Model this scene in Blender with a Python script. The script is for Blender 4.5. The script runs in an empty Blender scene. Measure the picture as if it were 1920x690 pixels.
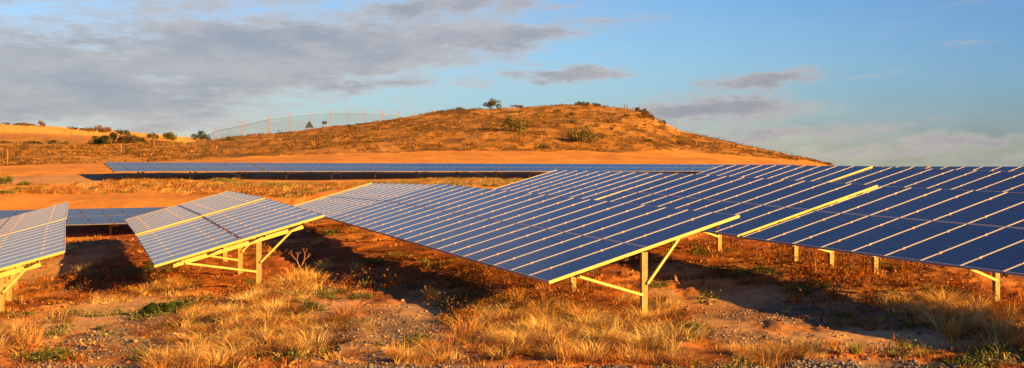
import bpy, math, random
import numpy as np
from mathutils import Matrix, Vector
rng = np.random.default_rng(7); random.seed(7)
F0, CX, HY, CZ = 2063.6, 960.0, 305.0, 3.1      # focal length in photo pixels, principal column, horizon row, camera height
S = bpy.context.scene
COL = S.collection
PI = math.pi
SUN_AZ, SUN_EL = 117.0, 17.5

# ------------------------------------------------------------------ noise
def _h(ix, iy, s):
    n = (ix.astype(np.int64)*374761393 + iy.astype(np.int64)*668265263 + s*974634777) & 0x7fffffff
    n = ((n ^ (n >> 13)) * 1274126177) & 0x7fffffff
    return ((n ^ (n >> 16)) & 0xffff) / 65535.0
def vn(x, y, s=0):
    x = np.asarray(x, float); y = np.asarray(y, float)
    ix = np.floor(x); iy = np.floor(y); fx = x-ix; fy = y-iy
    ux = fx*fx*(3-2*fx); uy = fy*fy*(3-2*fy)
    a = _h(ix, iy, s); b = _h(ix+1, iy, s); c = _h(ix, iy+1, s); d = _h(ix+1, iy+1, s)
    return (a*(1-ux)+b*ux)*(1-uy) + (c*(1-ux)+d*ux)*uy
def fbm(x, y, s=0, o=4):
    r = 0; amp = .5; t = 0
    for k in range(o):
        r = r+amp*vn(x*2**k+17.3*k, y*2**k-9.1*k, s+k); t += amp; amp *= .5
    return r/t
def sm(a, b, x):
    t = np.clip((x-a)/(b-a), 0, 1); return t*t*(3-2*t)

# ------------------------------------------------------------------ terrain height (relative to the camera's eye, then +CZ)
NEAR = [(2.6,22,-3.07),(1.4,25,-2.93),(.1,28.3,-2.8),(-1,31.2,-2.72),(-3.5,37.5,-2.68),(-7.8,48,-2.62),(-4.8,31.5,-3.1),(-7,28.4,-3.3),(-11.5,25,-3.34),(-16,24,-3.75),(10,22,-2.74),(9,25.3,-2.6),(6.5,28,-2.7),(5.5,31.4,-2.6),
 (2,37,-2.35),(10,40,-2.15),(-14,44,-3.25),(-19,50,-3.55),(0,16,-3.07),(-8,16,-3.2),(8,16,-2.92),(0,10,-3.05),
 (-12,38,-3.35),(-30,20,-4.1),(30,20,-2.2),(30,45,-1.8),(-34,45,-3.7),(18,30,-2.35),(20,45,-1.95),(28,60,-1.7),(-10.5,50,-2.85),
 (-21,54.6,-3.68),(-27,51.5,-3.75),(-14,57,-3.3),(-24,61,-2.55),(-34,60,-2.8),(-16,62,-2.35),(-8,62,-2.1),(0,62,-1.85),(10,62,-1.75),(20,62,-1.7),
 (-24,66,-2.05),(-8,66,-1.75),(2,66,-1.7)]
_N = np.array(NEAR)
def _tk(r2): return np.where(r2 > 1e-9, .5*r2*np.log(np.maximum(r2, 1e-9)), 0)
_n = len(_N); _A = np.zeros((_n+3, _n+3))
_A[:_n,:_n] = _tk((_N[:,None,0]-_N[None,:,0])**2+(_N[:,None,1]-_N[None,:,1])**2)+np.eye(_n)*.5
_A[:_n,_n] = 1; _A[:_n,_n+1:] = _N[:,:2]; _A[_n:,:_n] = _A[:_n,_n:].T
_W = np.linalg.solve(_A, np.concatenate([_N[:,2], [0,0,0]]))
def hnear(X, Y):
    X = np.clip(X, -34, 30); Y = np.clip(Y, 8, 68); r = _W[_n]+_W[_n+1]*X+_W[_n+2]*Y
    for i in range(_n): r = r+_W[i]*_tk((X-_N[i,0])**2+(Y-_N[i,1])**2)
    return r
XK = np.array([-500,0,200,300,400,500,600,700,800,900,1000,1100,1190,1215,1240,1275,1350,1450,1530,1600,1900,2400.])
def zy(y, D): return -(np.asarray(y, float)-HY)*D/F0
t_ = (XK-CX)/F0
YE = 71.9+.485*np.clip((t_*71.9+26)/(.88-.485*np.clip(t_, -1, .5)), -30, 75)
right = XK > 1540
st = []                                        # (depth per column, height per column)
st.append((np.full(22, 66.), zy([366,366,365,364,360,358,356,355,354,353,352,352,352,352,352,352,352,353,354,355,357,358], 66)))
st.append((YE+2, np.where(right, -1.75, zy(np.full(22, 337.), YE+2))))
st.append((YE+11, np.where(right, -1.8, zy([318,320,314,312,311,311,311,311,311,311,311,311,311,311,311,311,311,312,313,330,330,330], YE+11))))
Yb = YE+30
st.append((Yb, zy([306,313,305,303,300,296,292,290,287,284.5,284,285,285.5,286,286,287,289,296,305,322,330,330], Yb)))
Yc = np.array([150,150,150,150,150,150,152,155,160,165,170,170,168,166,164,160,155,150,146,146,150,150.])
CREST = [272,272,268,265,262,251.5,239.5,227,213.5,201.5,196,194.5,202,209,223,242,259,281,299,318,326,330]
st.append((Yc, zy(CREST, Yc)))
Y6 = Yc+35
z6 = np.where(XK <= 380, zy(275, Y6), zy(CREST, Yc)-5); z6 = np.where(right, -8, z6)
st.append((Y6, z6))
Y7 = np.full(22, 300.)
st.append((Y7, zy([222,232,244,253,259,290,300,305,310,315,320,330,330,330,330,330,330,340,350,380,400,400], Y7)))
st.append((np.full(22, 420.), np.full(22, -10.)))
st.append((np.full(22, 900.), np.full(22, -40.)))
st.append((np.full(22, 9000.), np.full(22, -130.)))
GX = np.arange(-500, 2401, 8.); GL = np.linspace(math.log(60), math.log(9000), 700)
T = np.zeros((len(GX), len(GL)))
SD = np.array([s[0] for s in st]); SZ = np.array([s[1] for s in st])
for i, gx in enumerate(GX):
    d = [np.interp(gx, XK, r) for r in SD]; z = [np.interp(gx, XK, r) for r in SZ]
    T[i] = np.interp(GL, np.log(d), z)
def blur(a, n, ax):
    for _ in range(2):
        k = np.ones(n)/n; p = np.pad(a, [(n//2, n//2) if q == ax else (0, 0) for q in (0, 1)], mode='edge')
        a = np.apply_along_axis(lambda m: np.convolve(m, k, 'valid'), ax, p)
    return a
T = blur(blur(T, 5, 1), 3, 0)
def hfar(X, Y):
    D = np.hypot(X, Y); az = np.clip(np.arctan2(X, np.where(Y > 0, Y, 1e-3*np.abs(Y)+1e-6)), -.62, .6)
    t = np.tan(az); px = CX+F0*t; Yq = D*np.cos(az)
    gi = np.clip((px-GX[0])/8, 0, len(GX)-1.001); gj = np.clip((np.log(np.maximum(Yq, 1))-GL[0])/(GL[1]-GL[0]), 0, len(GL)-1.001)
    i = gi.astype(int); j = gj.astype(int); fi = gi-i; fj = gj-j
    return (T[i,j]*(1-fi)+T[i+1,j]*fi)*(1-fj)+(T[i,j+1]*(1-fi)+T[i+1,j+1]*fi)*fj
def hill_mask(X, Y):
    """1 on the scrubby hill, 0 on the smooth sand and the array field"""
    px = CX+F0*X/np.maximum(Y, 1.)
    yb = np.interp(px, XK, Yb)+3*(fbm(X/6, Y/6, 5)-.5)
    return sm(-1.0, 1.5, Y-yb)
def H(X, Y, detail=True):
    X = np.asarray(X, float); Y = np.asarray(Y, float)
    D = np.hypot(X, Y); Yq = np.where(Y > D*.5, Y, D*.8)
    w = sm(58, 68, Yq)
    z = hnear(X, np.maximum(Y, 8))*(1-w)+hfar(X, Y)*w
    hm = hill_mask(X, Yq)
    z = z+hm*sm(3000, 300, D)*((fbm(X/9, Y/9, 11)-.5)*1.1+(fbm(X/1.6, Y/1.6, 12)-.5)*.28)
    n = (1-hm)
    if BARE: rb = 1-.7*patch(X, Y, BARE, .5)*(Yq < 40)
    else: rb = 1.
    z = z+n*(fbm(X/5, Y/5, 21)-.5)*.22
    if detail:
        rough = .45+.55*sm(.45, .6, fbm(X/2.5, Y/2.5, 31))
        z = z+n*rb*sm(150, 40, D)*rough*((fbm(X/.55, Y/.55, 41, 3)-.5)*.19+(vn(X/.13, Y/.13, 51)-.5)*.03)
        far = sm(56, 62, Yq)
        z = z - n*far*rough*(fbm(X/.55, Y/.55, 41, 3)-.5)*.07
    return z+CZ
def patch(X, Y, lst, soft=.35, s=3, wob=.5):
    r = np.zeros_like(X)
    n = (fbm(X/.9, Y/.9, s)-.5)*wob*2
    for (cx, cy, rx, ry) in lst:
        d = np.sqrt(((X-cx)/rx)**2+((Y-cy)/ry)**2)+n
        r = np.maximum(r, 1-sm(1-soft, 1+soft, d))
    return r
BARE = []
def px_of(X, Y, Z): return CX+F0*X/Y, HY-F0*(Z-CZ)/Y
def hit(px, py, lo=14., hi=420.):
    """ground point seen at a photo pixel"""
    t = (px-CX)/F0; Ys = np.exp(np.linspace(math.log(lo), math.log(hi), 900))
    z = H(t*Ys, Ys, False)-CZ; ray = -(py-HY)/F0*Ys
    k = np.where(z >= ray)[0]
    if len(k): Y = Ys[k[0]]
    else: Y = Ys[np.argmax(z/Ys)]
    return t*Y, Y

# ------------------------------------------------------------------ mesh helpers
def mesh_from(name, V, loops, sizes, mats, matidx=None, col=None, smooth=False):
    me = bpy.data.meshes.new(name)
    V = np.asarray(V, np.float32); loops = np.asarray(loops, np.int32); sizes = np.asarray(sizes, np.int32)
    me.vertices.add(len(V)); me.vertices.foreach_set('co', V.ravel())
    me.loops.add(len(loops)); me.loops.foreach_set('vertex_index', loops)
    me.polygons.add(len(sizes)); st_ = np.concatenate([[0], np.cumsum(sizes)[:-1]]).astype(np.int32)
    me.polygons.foreach_set('loop_start', st_)
    if matidx is not None: me.polygons.foreach_set('material_index', np.asarray(matidx, np.int32))
    if smooth: me.polygons.foreach_set('use_smooth', np.ones(len(sizes), bool))
    for m in mats: me.materials.append(m)
    if col is not None:
        a = me.color_attributes.new('tint', 'FLOAT_COLOR', 'POINT')
        c = np.ones((len(V), 4), np.float32); c[:,:3] = col; a.data.foreach_set('color', c.ravel())
    me.update(); me.validate()
    return me
def link(name, me, parent=None, M=None):
    o = bpy.data.objects.new(name, me); COL.objects.link(o)
    if parent is not None:
        o.parent = parent
        o.matrix_basis = (WM[parent.name].inverted() @ M) if M is not None else Matrix.Identity(4)
        WM[o.name] = M.copy() if M is not None else WM[parent.name].copy()
    else:
        if M is not None: o.matrix_basis = M
        WM[o.name] = M.copy() if M is not None else Matrix.Identity(4)
    return o
WM = {}
def tag(o, label=None, cat=None, group=None, kind=None):
    if label: o['label'] = label
    if cat: o['category'] = cat
    if group: o['group'] = group
    if kind: o['kind'] = kind
    return o
class MB:
    def __init__(s): s.v = []; s.f = []; s.m = []
    def box(s, x0, x1, y0, y1, z0, z1, m=0):
        b = len(s.v); s.v += [(x,y,z) for z in (z0,z1) for y in (y0,y1) for x in (x0,x1)]
        for q in ((0,2,3,1),(4,5,7,6),(0,1,5,4),(2,6,7,3),(0,4,6,2),(1,3,7,5)): s.f.append(tuple(b+i for i in q)); s.m.append(m)
        return s
    def beam(s, a, b_, w, h, up=(0,0,1), m=0, c=False):
        """bar from a to b_; c: an open C profile"""
        a = Vector(a); b_ = Vector(b_); d = (b_-a).normalized(); x = d.cross(Vector(up)).normalized(); y = x.cross(d)
        def bar(x0, x1, y0, y1):
            k = len(s.v)
            for p in (a, b_):
                for (u, v) in ((x0,y0),(x1,y0),(x1,y1),(x0,y1)): s.v.append(tuple(p+x*u+y*v))
            for q in ((3,2,1,0),(4,5,6,7),(0,1,5,4),(1,2,6,5),(2,3,7,6),(3,0,4,7)): s.f.append(tuple(k+i for i in q)); s.m.append(m)
        if not c: bar(-w/2, w/2, -h/2, h/2)
        else:
            t = .008; bar(-w/2, w/2, -h/2, -h/2+t); bar(-w/2, -w/2+t, -h/2+t, h/2); bar(w/2-t, w/2, -h/2+t, h/2)
        return s
    def mesh(s, name, mats):
        me = bpy.data.meshes.new(name); me.from_pydata(s.v, [], s.f); me.polygons.foreach_set('material_index', s.m)
        for mm in mats: me.materials.append(mm)
        me.update(); return me

# ------------------------------------------------------------------ materials
def new_mat(name):
    m = bpy.data.materials.new(name); m.use_nodes = True; nt = m.node_tree
    return m, nt, nt.nodes['Principled BSDF']
def N(nt, typ, **kw):
    n = nt.nodes.new(typ)
    for k, v in kw.items():
        if k == 'ins':
            for kk, vv in v.items():
                if isinstance(vv, bpy.types.NodeSocket): nt.links.new(vv, n.inputs[kk])
                else: n.inputs[kk].default_value = vv
        else: setattr(n, k, v)
    return n
def ramp(nt, fac, stops):
    r = N(nt, 'ShaderNodeValToRGB'); nt.links.new(fac, r.inputs[0]); e = r.color_ramp.elements
    while len(e) < len(stops): e.new(.5)
    for i, (p, c) in enumerate(stops): e[i].position = p; e[i].color = (*[x for x in c], 1) if len(c) == 3 else c
    return r.outputs[0]
def noise(nt, vec, scale, detail=4, rough=.55, out='Fac'):
    n = N(nt, 'ShaderNodeTexNoise', ins={'Scale': scale, 'Detail': detail, 'Roughness': rough}); nt.links.new(vec, n.inputs['Vector']); return n.outputs[out]
def mixc(nt, fac, a, b, mode='MIX'):
    n = N(nt, 'ShaderNodeMix', data_type='RGBA', blend_type=mode)
    for i, v in ((0, fac), (6, a), (7, b)):
        if isinstance(v, bpy.types.NodeSocket): nt.links.new(v, n.inputs[i])
        else: n.inputs[i].default_value = v if i == 0 else (*v, 1)
    return n.outputs[2]
def math_(nt, op, a, b=None, c=None, clamp=False):
    n = N(nt, 'ShaderNodeMath', operation=op, use_clamp=clamp)
    for i, v in enumerate((a, b, c)):
        if v is None: continue
        if isinstance(v, bpy.types.NodeSocket): nt.links.new(v, n.inputs[i])
        else: n.inputs[i].default_value = v
    return n.outputs[0]
def sstep(nt, x, a, b):
    n = N(nt, 'ShaderNodeMapRange', interpolation_type='SMOOTHSTEP', ins={'From Min': a, 'From Max': b}); nt.links.new(x, n.inputs[0]); return n.outputs[0]

def tint_mat(name, rough=.85, trans=.0):
    m, nt, b = new_mat(name)
    a = N(nt, 'ShaderNodeAttribute', attribute_name='tint')
    nt.links.new(a.outputs['Color'], b.inputs['Base Color']); b.inputs['Roughness'].default_value = rough
    b.inputs['Specular IOR Level'].default_value = .15
    if trans > 0:
        t = N(nt, 'ShaderNodeBsdfTranslucent'); nt.links.new(a.outputs['Color'], t.inputs['Color'])
        mx = N(nt, 'ShaderNodeMixShader', ins={0: trans}); nt.links.new(b.outputs[0], mx.inputs[1]); nt.links.new(t.outputs[0], mx.inputs[2])
        nt.links.new(mx.outputs[0], nt.nodes['Material Output'].inputs[0])
    return m
M_GRASS = tint_mat('dry_grass', .7, .3)
M_LEAF = tint_mat('leaves', .7, .2)
M_STONE = tint_mat('stone', .8)
M_WOOD = tint_mat('twigs', .85)

def metal(name, base, rough=.42, met=.35, var=.25, sc=14):
    m, nt, b = new_mat(name); tc = N(nt, 'ShaderNodeTexCoord').outputs['Object']
    f = noise(nt, tc, sc, 5, .7)
    c = mixc(nt, f, tuple(x*(1-var) for x in base), tuple(min(1, x*(1+var*.6)) for x in base))
    nt.links.new(c, b.inputs['Base Color']); b.inputs['Metallic'].default_value = met; b.inputs['Roughness'].default_value = rough
    return m
M_FRAME = metal('anodised_aluminium_frame', (.36,.36,.46), .5, .15, .06)
M_RAIL = metal('mill_finish_rail', (.56,.46,.135), .5, .05, .25, 9)
M_GALV = metal('galvanised_steel', (.34,.265,.095), .65, .0, .85, 11)
M_BACK, _nt, _b = new_mat('white_backsheet'); _b.inputs['Base Color'].default_value = (.5,.5,.5,1); _b.inputs['Roughness'].default_value = .6
def glass_mat(sheen=.006, name='solar_cell_glass'):
    m, nt, b = new_mat(name); tc = N(nt, 'ShaderNodeTexCoord').outputs['Object']
    sp = N(nt, 'ShaderNodeSeparateXYZ'); nt.links.new(tc, sp.inputs[0])
    def line(ax, off, pitch, w):
        x = math_(nt, 'DIVIDE', math_(nt, 'SUBTRACT', ax, off), pitch)
        fr = math_(nt, 'ABSOLUTE', math_(nt, 'SUBTRACT', math_(nt, 'FRACT', x), .5))
        return sstep(nt, fr, .5-w/pitch, .5-w*.4/pitch)
    lx = line(sp.outputs[0], .035, .1775, .0035); ly = line(sp.outputs[1], .03, .1555, .0035)
    g = math_(nt, 'MAXIMUM', lx, ly)
    bus = math_(nt, 'MULTIPLY', line(sp.outputs[1], .03, .0518, .0012), .35)
    g = math_(nt, 'MAXIMUM', g, bus)
    oi = N(nt, 'ShaderNodeObjectInfo').outputs['Random']
    # polycrystalline mottling, cell to cell and panel to panel
    cell = N(nt, 'ShaderNodeTexVoronoi', ins={'Scale': 30.}); nt.links.new(tc, cell.inputs['Vector'])
    base = mixc(nt, oi, (.002,.030,.120), (.003,.037,.145))
    base = mixc(nt, math_(nt, 'MULTIPLY', cell.outputs['Color'], .5), base, (.004,.047,.18))
    c = mixc(nt, math_(nt, 'MULTIPLY', g, .8), base, (.13,.18,.30))
    # dust film
    geo = N(nt, 'ShaderNodeNewGeometry').outputs['Position']
    d = noise(nt, geo, .8, 5, .6)
    c = mixc(nt, math_(nt, 'MULTIPLY', sstep(nt, d, .35, .8), .05), c, (.35,.24,.15))
    nt.links.new(c, b.inputs['Base Color'])
    r = math_(nt, 'ADD', .07, math_(nt, 'MULTIPLY', d, .12)); nt.links.new(r, b.inputs['Roughness'])
    b.inputs['IOR'].default_value = 1.36
    b.inputs['Sheen Weight'].default_value = sheen; b.inputs['Sheen Roughness'].default_value = .35; b.inputs['Sheen Tint'].default_value = (1, .80, .72, 1)
    return m
M_GLASS = glass_mat(); M_GLASS2 = glass_mat(.0, 'clean_solar_cell_glass')

# ------------------------------------------------------------------ ground materials
# patches measured on the photograph (pixel ellipses) carried to the ground they lie on
def G(px, py, rx, ry):
    X, Y = hit(px, py); X1, _ = hit(px+rx, py); _, Ya = hit(px, py-ry); _, Yb_ = hit(px, min(py+ry, 760), 11.)
    return X, (Ya+Yb_)/2, abs(X1-X), max(abs(Ya-Yb_)/2, .3)
PALE = [G(*a) for a in [(760,620,100,50),(190,600,100,36),(640,580,60,24),(1450,600,140,40)]]
STRIP = [G(*a) for a in [(1650,689,420,7),(240,694,160,8),(800,694,200,7),(1120,692,80,5)]]
GRAVEL = [G(*a) for a in [(230,640,110,45),(340,665,70,30),(640,640,90,40),(760,625,110,38),(800,670,90,25),(1450,590,150,22),(1680,590,90,25),(1400,640,60,20),(1560,688,460,9),(160,692,200,10),(760,692,240,9),(1690,560,60,10)]]
BARE = [G(*a) for a in [(190,585,90,28),(140,610,80,30),(600,590,80,30),(1450,560,160,26),(1620,640,200,26),(1360,610,60,18),(780,620,120,60),(40,520,60,40),(1250,560,30,20)]]
DRY = [G(*a) for a in [(450,600,110,32),(550,640,88,42),(430,650,90,35),(520,560,70,18),(960,600,70,30),(1080,620,190,40),(960,640,90,40),(1180,600,90,30),(1240,620,70,20),(1000,655,90,20),(1850,620,70,45),(1750,590,60,22),(25,645,45,42),(1440,672,60,14),(1240,670,50,14),(800,668,50,18),(1130,600,60,25),(300,548,40,18),(560,530,30,16)]]
RED = [G(*a) for a in [(1600,530,150,26),(1480,490,130,22),(1800,545,90,26),(960,540,90,28),(880,520,70,18),(865,580,50,34),(720,530,90,14),(1010,575,70,16),(240,535,70,22),(140,520,40,30),(1080,560,60,20),(1180,480,70,18),(430,560,40,18),(1350,470,60,16),(1700,500,80,18),(1560,565,120,14),(1890,580,40,20),(330,450,40,14)]]
GREEN = [G(*a) for a in [(315,582,55,16),(580,580,26,9),(515,608,40,9),(1515,548,60,12),(1400,515,60,8),(85,672,40,12),(1330,563,22,6),(905,575,60,22),(850,600,26,20),(620,552,18,6),(280,665,35,7),(1290,622,30,8),(250,515,50,14),(700,492,40,8),(590,440,40,6),(1040,600,50,10)]]

def vcol_mat(name, hill=False):
    """soil: tint attribute carries the soil type (where sand, gravel and red earth lie), broken up by fine noise"""
    m, nt, b = new_mat(name)
    a = N(nt, 'ShaderNodeAttribute', attribute_name='tint').outputs['Color']
    pos = N(nt, 'ShaderNodeNewGeometry').outputs['Position']
    n1 = noise(nt, pos, 9 if not hill else 1.2, 6, .7); n2 = noise(nt, pos, 60 if not hill else 5, 3, .6)
    v = mixc(nt, n1, (.55,.5,.45), (1.45,1.5,1.5)); c = mixc(nt, 1.0, a, v, 'MULTIPLY')
    v2 = mixc(nt, n2, (.75,.73,.7), (1.25,1.25,1.25)); c = mixc(nt, 1.0, c, v2, 'MULTIPLY')
    nt.links.new(c, b.inputs['Base Color']); b.inputs['Roughness'].default_value = .95; b.inputs['Specular IOR Level'].default_value = .1
    bp = N(nt, 'ShaderNodeBump', ins={'Strength': .6, 'Distance': .03 if not hill else .15}); nt.links.new(n1, bp.inputs['Height']); nt.links.new(bp.outputs[0], b.inputs['Normal'])
    return m
M_SOIL = vcol_mat('desert_soil'); M_HILL = vcol_mat('hill_soil', True)

def soil_tint(X, Y):
    px = CX+F0*X/np.maximum(Y, 1)
    base = np.array([.34,.112,.026]); c = np.ones(X.shape+(3,))*base
    def over(col, w): nonlocal c; c = c*(1-w[...,None])+np.array(col)*w[...,None]
    over((.27,.085,.022), sm(.48, .66, fbm(X/3, Y/3, 61)))
    over((.54,.24,.07), sm(.5, .65, fbm(X/4.5, Y/4.5, 62))*.8)
    nr = Y < 60
    over((.13,.048,.018), np.where(nr, patch(X, Y, RED, .6, 6, .8), 0.)*.75)
    over((.10,.05,.018), np.where(nr, patch(X, Y, GREEN, .6, 7), 0.)*.8)
    over((.15,.06,.02), np.where(nr, patch(X, Y, DRY, .6, 3), 0.)*.75)
    over((.13,.045,.014), sm(57, 48, Y)*sm(.50, .62, fbm(X/1.1, Y/1.1, 64))*.7)
    over((.50,.29,.13), np.where(nr, patch(X, Y, BARE, .5), 0.))
    over((.20,.13,.08), np.where(nr, patch(X, Y, GRAVEL, .5, 4)*(.5+.5*sm(.35, .55, fbm(X/.5, Y/.5, 8))), 0.))
    over((.11,.095,.09), np.where(nr, patch(X, Y, STRIP, .3, 9, .4), 0.)*.85)
    over((.56,.245,.048), sm(57, 62, Y))                # smooth sandy ground behind
    over((.46,.18,.04), sm(57, 62, Y)*sm(.5, .7, fbm(X/5, Y/5, 63))*.5)
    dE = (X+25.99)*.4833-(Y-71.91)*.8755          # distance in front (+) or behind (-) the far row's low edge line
    over((.40,.25,.14), np.where(Y > 60, sm(.2, -.4, dE)*sm(-6.5, -5, dE), 0.)*.75)      # paler, greyer soil tint painted under the far row to lighten its shade
    v = 1+np.where(Y > 55, (fbm(X/1.3, Y/2.2, 66)-.5)*.5+(fbm(X/7, Y/3, 67)-.5)*.35, (fbm(X/.35, Y/.35, 68)-.5)*.5)
    return np.clip(c*v[...,None], .01, .9)
def hill_tint(X, Y):
    a = fbm(X/14, Y/14, 71); b = fbm(X/2.2, Y/2.2, 72); e = fbm(X/5, Y/9, 73)
    c = np.ones(X.shape+(3,))*np.array([.37,.168,.033])
    def over(col, w): nonlocal c; c = c*(1-w[...,None])+np.array(col)*w[...,None]
    over((.44,.21,.045), sm(.5, .62, a)*.8)
    over((.13,.065,.018), sm(.45, .58, b)*.8)
    over((.50,.25,.08), sm(.58, .7, e)*.5)
    px = CX+F0*X/np.maximum(Y, 1)
    over((.44,.21,.05), sm(470, 300, px)*(.5+.5*a))
    over((.70,.38,.09), sm(215, 250, Y)*sm(420, 330, px))     # pale stubble field on the far ridge
    over((.66,.36,.12), sm(1205, 1235, px)*sm(1330, 1260, px)*sm(145, 158, Y)*.6)  # bare cut at the hill's right shoulder
    return c

def build_ground():
    az = np.radians(np.concatenate([np.arange(-180, -34, 3.), np.arange(-34, -27.5, .5), np.arange(-27.5, 27.5, .075), np.arange(27.5, 34, .5), np.arange(34, 180, 3.)]))
    r = [.5, 3, 6, 9, 12, 13.5]
    while r[-1] < 9000:
        q = r[-1]; r.append(q*(1.0028 if q < 34 else 1.0045 if q < 70 else 1.006 if q < 200 else 1.02 if q < 500 else 1.12))
    r = np.array(r)
    A, R_ = np.meshgrid(az, r); X = R_*np.sin(A); Y = R_*np.cos(A)
    Z = H(X, Y); nr, na = X.shape
    V = np.stack([X, Y, Z], -1).reshape(-1, 3)
    i, j = np.meshgrid(np.arange(nr-1), np.arange(na), indexing='ij'); j2 = (j+1) % na
    q = np.stack([i*na+j, i*na+j2, (i+1)*na+j2, (i+1)*na+j], -1).reshape(-1, 4)
    Yq = np.where(Y > R_*.5, Y, R_*.8)
    hm = hill_mask(X, Yq).reshape(-1)
    fm = hm[q].mean(1) > .5
    def make(name, mask, mat, tintf, cap):
        qq = q[mask]; used = np.unique(qq); idx = np.full(len(V), -1); idx[used] = np.arange(len(used))
        qq = idx[qq]; vv = V[used]; col = tintf(vv[:,0], vv[:,1])
        loops = qq.ravel(); sizes = np.full(len(qq), 4)
        if cap: loops = np.concatenate([loops, idx[np.arange(na)[::-1]]]); sizes = np.append(sizes, na)
        me = mesh_from(name, vv, loops, sizes, [mat], col=col, smooth=True)
        return tag(link(name, me), kind='structure')
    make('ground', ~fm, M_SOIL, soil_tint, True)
    make('hill', fm, M_HILL, hill_tint, False)
build_ground()

# ------------------------------------------------------------------ vegetation batches
class Batch:
    def __init__(s): s.V = []; s.L = []; s.S = []; s.C = []; s.n = 0
    def add(s, V, L, Sz, C):
        s.V.append(V); s.L.append(L+s.n); s.S.append(Sz); s.C.append(C); s.n += len(V)
    def mesh(s, name, mat): return mesh_from(name, np.concatenate(s.V), np.concatenate(s.L), np.concatenate(s.S), [mat], col=np.concatenate(s.C))
def blades(P, h, w, lean, az, col, root=1.):
    """P (n,3) roots; h, w, lean (n); az (n) lean azimuth -> curved tapered blades of 2 quads and a tip"""
    n = len(P); d = np.stack([np.cos(az), np.sin(az), np.zeros(n)], 1); fa = az+rng.uniform(.6, 2.5, n)
    s_ = np.stack([np.cos(fa), np.sin(fa), np.zeros(n)], 1)
    up = np.array([0, 0, 1.])
    def at(t, ww): c = P+up*(h*t*(1-.35*lean*t))[:,None]+d*(h*lean*t**1.8)[:,None]; return c-s_*(w*ww/2)[:,None], c+s_*(w*ww/2)[:,None], c
    a0, b0, _ = at(0, 1); a1, b1, _ = at(.5, .8); _, _, tip = at(1., 0)
    V = np.stack([a0, b0, b1, a1, tip], 1).reshape(-1, 3)
    k = (np.arange(n)*5)[:,None]
    L = np.concatenate([k+np.array([0,1,2,3]), k+np.array([3,2,4])], 1).ravel(); Sz = np.tile([4,3], n)
    c = np.repeat(col, 5, 0).reshape(n, 5, 3).copy(); c[:,0:2] *= root
    return V, L, Sz, c.reshape(-1, 3)
def leaves(P, size, col):
    n = len(P); a = rng.normal(size=(n,3)); a /= np.linalg.norm(a, axis=1)[:,None]; b = np.cross(a, rng.normal(size=(n,3))); b /= np.linalg.norm(b, axis=1)[:,None]
    a = a*size[:,None]; b = b*(size*.5)[:,None]
    V = np.stack([P-a, P+b, P+a, P-b], 1).reshape(-1, 3); L = np.arange(4*n); Sz = np.full(n, 4)
    return V, L, Sz, np.repeat(col, 4, 0)
def jit(col, n, v=.22, hue=.06):
    c = np.array(col)[None,:]*(1+rng.normal(size=(n,1))*v)*(1+rng.normal(size=(n,3))*hue); return np.clip(c, .008, .9)
def clump(B, X, Y, h, rad, nb, col, lean=.5, w=.011, az0=None, v=.2, root=1., z0=None):
    r = rad*np.sqrt(rng.random(nb)); th = rng.random(nb)*2*PI
    x = X+r*np.cos(th); y = Y+r*np.sin(th); z = H(x, y)-.01
    hh = h*rng.uniform(.45, 1.1, nb); ln = np.abs(rng.normal(lean, .28, nb))
    az = th+rng.normal(0, .7, nb) if az0 is None else az0+rng.normal(0, .8, nb)
    B.add(*blades(np.stack([x,y,z],1), hh, np.full(nb, w)*rng.uniform(.7, 1.3, nb), ln, az, jit(col, nb, v), root))

def candidates(n, y0, y1, margin=1.06):
    Y = y0*(y1/y0)**rng.random(n); t = rng.uniform(-.467, .467, n)*margin; return t*Y, Y
GOLD = (.88,.56,.19); STRAW = (.66,.35,.10); RUST = (.30,.09,.018); BROWN = (.22,.09,.03); OLIVE = (.085,.10,.02); SAGE = (.20,.20,.06)

# -- tall golden grass
B = Batch(); X, Y = candidates(9500, 15.3, 36)
w = patch(X, Y, DRY, .4, 3, .7)*(.3+.7*sm(.42, .56, fbm(X/.8, Y/.8, 33)))*(1-.85*patch(X, Y, PALE, .3, 13, .4)); k = rng.random(len(X)) < w*.8
for x, y in zip(X[k], Y[k]):
    q = rng.random(); pc = GOLD if q < .42 else STRAW if q < .68 else (.46,.20,.045) if q < .84 else (.20,.09,.025)
    ed = 1.5 if abs(x/y+.0-.0) > .38 else 1.
    clump(B, x, y, ed*(rng.uniform(.14, .38)+.22*rng.random()**3), rng.uniform(.08, .28), int(rng.uniform(60, 150)), pc, lean=rng.uniform(.7, 1.7), w=.0045+.0002*y, v=.28, az0=None if rng.random() < .6 else rng.uniform(-.6, 1.0))
tag(link('dry_grass', B.mesh('dry_grass', M_GRASS)), 'golden dry grass growing in thick patches in the foreground', 'grass', kind='stuff')
# -- sparse low stubble over the whole field
B = Batch(); X, Y = candidates(9500, 15.3, 60)
w = fbm(X/1.8, Y/1.8, 91); w = sm(.44, .62, w)*(1-.75*patch(X, Y, GRAVEL+BARE, .3, 3)); k = rng.random(len(X)) < w*.55
for x, y in zip(X[k], Y[k]):
    g = rng.random()
    clump(B, x, y, rng.uniform(.06, .22), rng.uniform(.05, .3), int(rng.uniform(8, 20)), STRAW if g < .35 else RUST if g < .75 else BROWN if g < .9 else OLIVE, lean=.7, w=.009+.0005*y, v=.3)
tag(link('stubble', B.mesh('stubble', M_GRASS)), 'sparse rust and straw coloured stubble scattered over the soil', 'grass', kind='stuff')
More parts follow.
